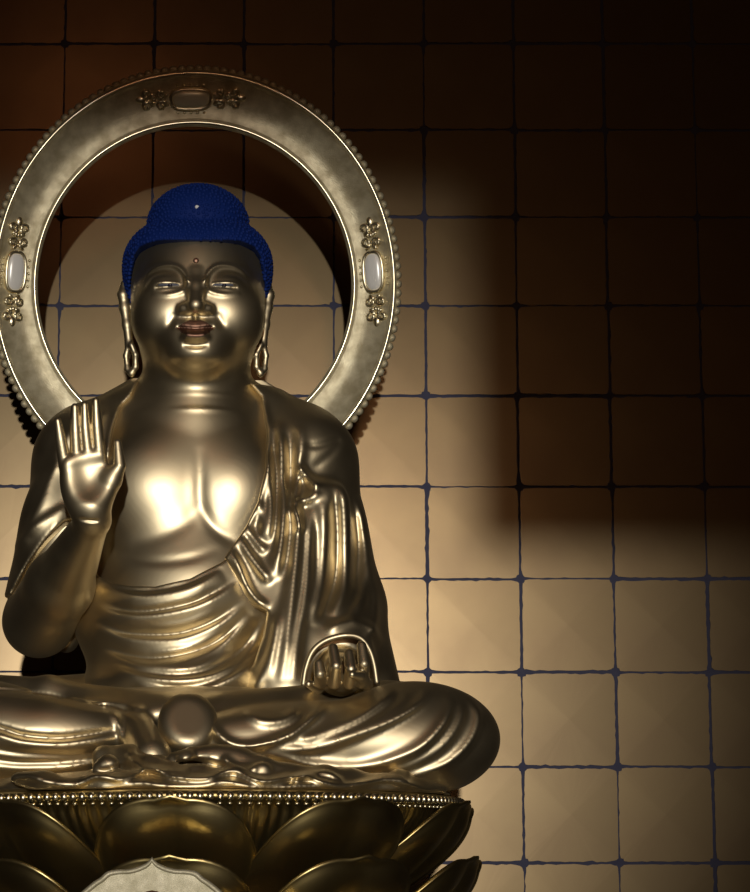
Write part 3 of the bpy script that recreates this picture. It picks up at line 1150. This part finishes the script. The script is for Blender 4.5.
# cloth spread on the lotus under the legs, with rolled folds
WH = HMap()
for c, am, w1, w2 in (
        ([(0, 782), (28, 777), (50, 784), (78, 786), (98, 778), (122, 781), (148, 771), (172, 778), (205, 780), (232, 772), (262, 783), (300, 777), (342, 787), (392, 779), (445, 792)], 0.012, 5.0, 2.5),
        ([(70, 791), (110, 790), (140, 784), (165, 788), (200, 789), (225, 783), (262, 791), (310, 787), (350, 793)], 0.008, 4.0, 2.5),
        ([(128, 757), (140, 766), (160, 770), (190, 774)], 0.012, 4.0, 2.5),
        ([(222, 757), (236, 767), (258, 770)], 0.010, 4.0, 2.5),
        ([(88, 770), (104, 772), (126, 765)], -0.010, 3.0, 3.0),
        ([(176, 764), (205, 762), (226, 768)], -0.012, 3.0, 3.0),
        ([(292, 781), (320, 772), (345, 780)], 0.010, 3.0, 3.0)):
    WH.fold(c, am, w1, w2, (0.05, 0.05))
WH.blur(1.3)
g = Grid((-0.74, -0.80, zb - 0.008), (0.74, 0.1, 1.30), 0.0042)
g.ell((0.0, -0.15, zb + 0.004), (0.615, 0.600, 0.062), 0.02)
for (pts, r) in (
        ([(132, 757, -.60), (150, 764, -.64), (180, 772, -.68), (205, 776, -.69)], [4, 6, 6, 4]),
        ([(104, 757, -.52), (130, 762, -.55), (158, 766, -.58)], [12, 14, 12]),
        ([(96, 772, -.66), (108, 765, -.65), (116, 770, -.66)], [6, 7, 5]),
        ([(84, 783, -.70), (105, 781, -.71), (122, 776, -.69)], [4, 6, 4]),
        ([(20, 780, -.66), (45, 784, -.68), (66, 788, -.70)], [6, 9, 6]),
        ([(176, 758, -.62), (186, 757, -.63)], [6, 7]),
        ([(188, 768, -.66), (202, 768, -.67)], [6, 7]),
        ([(192, 754, -.60), (222, 756, -.60)], [7, 8]),
        ([(214, 760, -.60), (240, 763, -.60), (262, 768, -.63)], [12, 12, 9]),
        ([(205, 780, -.70), (225, 776, -.69), (240, 782, -.70)], [4, 5, 4]),
        ([(262, 770, -.62), (290, 776, -.62), (325, 776, -.60), (345, 784, -.60)], [9, 8, 7, 6]),
        ([(320, 786, -.62), (350, 780, -.58), (385, 787, -.55), (400, 779, -.5), (440, 790, -.4)], [5, 7, 8, 6, 6])):
    g.chain([P(*p) for p in pts], [R(q, p[2]) for p, q in zip(pts, r)], 0.034)
for (x, y, Y, r) in ((108, 765, -.665, 7.5), (116, 772, -.675, 5.5), (186, 757, -.64, 6.5), (198, 768, -.685, 7.5), (262, 770, -.66, 7.5), (238, 781, -.70, 5.0), (327, 779, -.64, 6.5), (396, 782, -.56, 6.5), (64, 786, -.70, 6.0)):
    g.ell(P(x, y, Y), (R(r * 1.25, Y), R(r, Y), R(r, Y)), 0.010)
g.displace(WH, -0.66, (-0.4, -0.2))
g.plane((0, 0, zb), (0, 0, -1), 0.005)
V, F = g.mesh(5)
part('robe_hem', V, F, GOLD)

# ------------------------------------------------------------------ halo ring
HY = 0.40
hc = P(194.5, 284, HY)
hs = 1.03 * (HY + 6.0) / 2368.0                # metres per measured pixel here
halo = empty('halo_ring', (0, HY, 1.17), 'wide gold halo ring with beaded edge behind the head of the statue', 'halo')
# profile: radius, depth (towards the viewer is negative)
pr = [(157, 0.070), (155.5, 0.054), (155.5, 0.040), (157.5, 0.035), (160, 0.035), (161.2, 0.038), (162, 0.040), (177, 0.018), (192, -0.003), (193, -0.008),
      (194, -0.015), (196.5, -0.017), (198.5, -0.013), (199.2, -0.004), (200.5, 0.0), (200.5, 0.020)]


def tall(V):
    V = np.array(V, float)
    r = np.hypot(V[:, 0], V[:, 1]) / hs
    V[:, 1] *= np.interp(r, [155, 201], [1.022, 1.066])
    return V


MH = Matrix.Translation(hc) @ Matrix.Rotation(math.radians(90 + 8), 4, 'X')   # local z -> towards viewer
V, F = lathe([(r * hs, -y) for r, y in pr], 220, closed=True)
band = mesh_np('band', tall(V), F, None, mats=[GOLD_HALO])
place(band, halo, MH)
for nm, r0, z0 in (('inner_rim', 158.3, -0.0365), ('outer_rim', 196.0, 0.0145)):
    t_ = np.linspace(0, 2 * np.pi, 13)[:-1]
    V, F = lathe([((r0 + 1.5 * math.cos(q)) * hs, z0 + 0.0045 * math.sin(q)) for q in t_], 220, closed=True)
    place(mesh_np(nm, tall(V), F, GOLD_RIM), halo, MH)
nb = 150
src = None
for i in range(nb):
    th = 2 * math.pi * i / nb
    if src is None:
        o = src = mesh_np('bead', bv, bf, GOLD_HALO)
    else:
        o = src.copy()
        col.objects.link(o)
    place(o, halo, MH @ Matrix.Translation((200.6 * hs * math.cos(th), 200.6 * hs * 1.066 * math.sin(th), 0.0)) @ Matrix.Rotation(th, 4, 'Z') @ Matrix.Diagonal((0.0100, 0.0116, 0.011, 1)))


def spiral(c, r, turns, a0, sgn, n=22):
    out = []
    for i in range(n):
        t = i / (n - 1)
        a = a0 + sgn * turns * 2 * math.pi * t
        rr = r * (1 - 0.82 * t)
        out.append((c[0] + rr * math.cos(a), c[1] + rr * math.sin(a), 0.004 + 0.004 * t))
    return np.array(out)


def medallion(ang, cab_mat):
    """cartouche on the band; local x runs along the ring, y outward, z to the viewer (pixel units scaled)"""
    M = MH @ Matrix.Rotation(ang, 4, 'Z') @ Matrix.Translation((177 * hs * (1 + 0.043 * abs(math.sin(ang))), 0, -0.0165)) @ Matrix.Rotation(math.radians(-27), 4, 'Y') @ Matrix.Rotation(-math.pi / 2, 4, 'Z')
    s = hs

    def stadium(hl, hw, z, n=32):
        q = np.linspace(0, 2 * np.pi, n, endpoint=False)
        e = 2 / 2.8
        return np.array([(hl * s * np.sign(np.cos(t)) * abs(np.cos(t)) ** e, hw * s * np.sign(np.sin(t)) * abs(np.sin(t)) ** e, z) for t in q])
    # setting: rim of the cabochon
    rings = [stadium(21.5, 11.8, 0.0), stadium(21.2, 11.5, .009), stadium(19.8, 10.2, .0115), stadium(18.2, 8.8, .009), stadium(17.6, 8.3, .004)]
    n = 32
    V = np.vstack(rings)
    F = [[k * n + i, k * n + (i + 1) % n, (k + 1) * n + (i + 1) % n, (k + 1) * n + i] for k in range(len(rings) - 1) for i in range(n)]
    med = mesh_np('medallion', V, np.array(F), GOLD_RIM)
    place(med, halo, M)

    def sub(name, V, F, m):
        o = mesh_np(name, V, F, m)
        o.parent = med
        return o
    V, F = uv_ball(28, 10)
    V = V.copy()
    e = 2 / 2.6
    V[:, 0] = np.sign(V[:, 0]) * np.abs(V[:, 0]) ** e
    V[:, 1] = np.sign(V[:, 1]) * np.abs(V[:, 1]) ** e
    sub('cabochon', V * np.array([18.6 * s, 9.2 * s, 0.011]) + np.array([0, 0, 0.004]), F, cab_mat)
    for sx in (-1, 1):
        for sy in (-1, 1):
            v, f = tube(spiral((sx * 29 * s, sy * 6.0 * s), 5.6 * s, 1.35, math.pi if sx > 0 else 0, sx * sy), np.linspace(0.0052, 0.0035, 22), 7)
            sub('scroll', v, f, GOLD_RIM)
            v, f = tube(spiral((sx * 43.5 * s, sy * 6.6 * s), 5.8 * s, 1.1, math.pi if sx > 0 else 0, sx * sy), np.linspace(0.0065, 0.0045, 22), 7)
            sub('scroll', v, f, GOLD_RIM)
            lf = np.array([(sx * (35 + 3 * q) * s, sy * (2.0 + 1.2 * q) * s, 0.004 + 0.003 * math.sin(q * 2)) for q in np.linspace(0, 1.6, 7)])
            v, f = tube(lf, [0.003, 0.005, 0.006, 0.006, 0.005, 0.004, 0.002], 7)
            sub('leaf', v, f, GOLD_RIM)
        v, f = uv_ball(12, 8)
        sub('leaf', v * np.array([6.5 * s, 4.2 * s, 0.009]) + np.array([sx * 49.5 * s, 0, 0.003]), f, GOLD_RIM)
        sub('berry', v * np.array([2.6 * s, 2.6 * s, 0.006]) + np.array([sx * 36.5 * s, 0, 0.005]), f, GOLD_RIM)
        for q in range(-2, 3):
            sub('berry', v * np.array([1.5 * s, 1.3 * s, 0.004]) + np.array([q * 6.5 * s, sx * 14.0 * s, 0.002]), f, GOLD_RIM)


medallion(math.pi / 2 + 0.02, CABO_GOLD)
medallion(0.07, CABO)
medallion(math.pi - 0.07, CABO)
# stem that carries the ring behind the back
V, F = lathe([(0.0001, 0.006), (0.030, 0.006), (0.030, 0.55), (0.024, 0.86), (0.0001, 0.86)], 20)
o = mesh_np('stem', V, F, GOLD_LEAF_PETAL)
place(o, halo, Matrix.Translation((hc[0], HY + 0.012, 1.17)))

# ------------------------------------------------------------------ lobed plaque in front of the pedestal
PYD = -1.10
plq = empty('lobed_plaque', (P(152, 880, PYD)[0], PYD, ALT), 'pale gold lobed plaque with raised rim in front of the lotus pedestal', 'plaque')
top = crom([(72, 903), (80, 893), (93, 882), (100, 877.5), (107, 871.5), (117, 869.5), (128, 869), (138, 866.5), (146, 863)], 5)
top2 = crom([(146, 863), (150, 859.5), (152, 856.5)], 5)
half = np.vstack([top[:-1], top2])
cy = 935.0
upper = np.vstack([half, np.array([(304 - x, y) for x, y in half[-2::-1]])])
lower = np.array([(x, 2 * cy - y) for x, y in upper[::-1]])
outl = np.vstack([upper, [(240, 920), (240, 950)], lower, [(64, 950), (64, 920)]])
pc = P(152, cy, PYD)
O2 = np.array([P(x, y, PYD)[[0, 2]] - pc[[0, 2]] for x, y in outl])


def ringmesh(scales, depths):
    n = len(O2)
    V = np.vstack([np.c_[O2[:, 0] * s, np.full(n, d), O2[:, 1] * s] for s, d in zip(scales, depths)])
    F = [[k * n + i, (k + 1) * n + i, (k + 1) * n + (i + 1) % n, k * n + (i + 1) % n] for k in range(len(scales) - 1) for i in range(n)]
    return V, F, n


V, F, n = ringmesh([0.985, 1.0, 0.985, 0.950, 0.930, 0.915], [0.02, 0.0, -0.013, -0.015, -0.010, 0.006])
o = mesh_np('rim', V, np.array(F), PLAQUE)
place(o, plq, Matrix.Translation(pc))
V, F, n = ringmesh([0.99, 0.96, 0.60, 0.02], [0.018, -0.004, -0.004, -0.004])
o = mesh_np('panel', V, np.array(F), PLAQUE, smooth=False)
place(o, plq, Matrix.Translation(pc))
zlow = pc[2] + O2[:, 1].min() + 0.01
V, F = lathe([(0.0001, ALT), (0.13, ALT), (0.13, ALT + 0.02), (0.06, ALT + 0.05), (0.022, ALT + 0.09), (0.018, zlow), (0.0001, zlow)], 32)
o = mesh_np('stand', V, F, GOLD_LEAF_PETAL)
place(o, plq, Matrix.Translation((pc[0], PYD + 0.004, 0)))
# small dark red emblem at the centre of the plaque
blob('emblem', (0, 0, 0), (0.045, 0.010, 0.06), GOLD_LIP, None)
place(bpy.data.objects['emblem'], plq, Matrix.Translation((pc[0], PYD - 0.004, pc[2] + 0.028)))
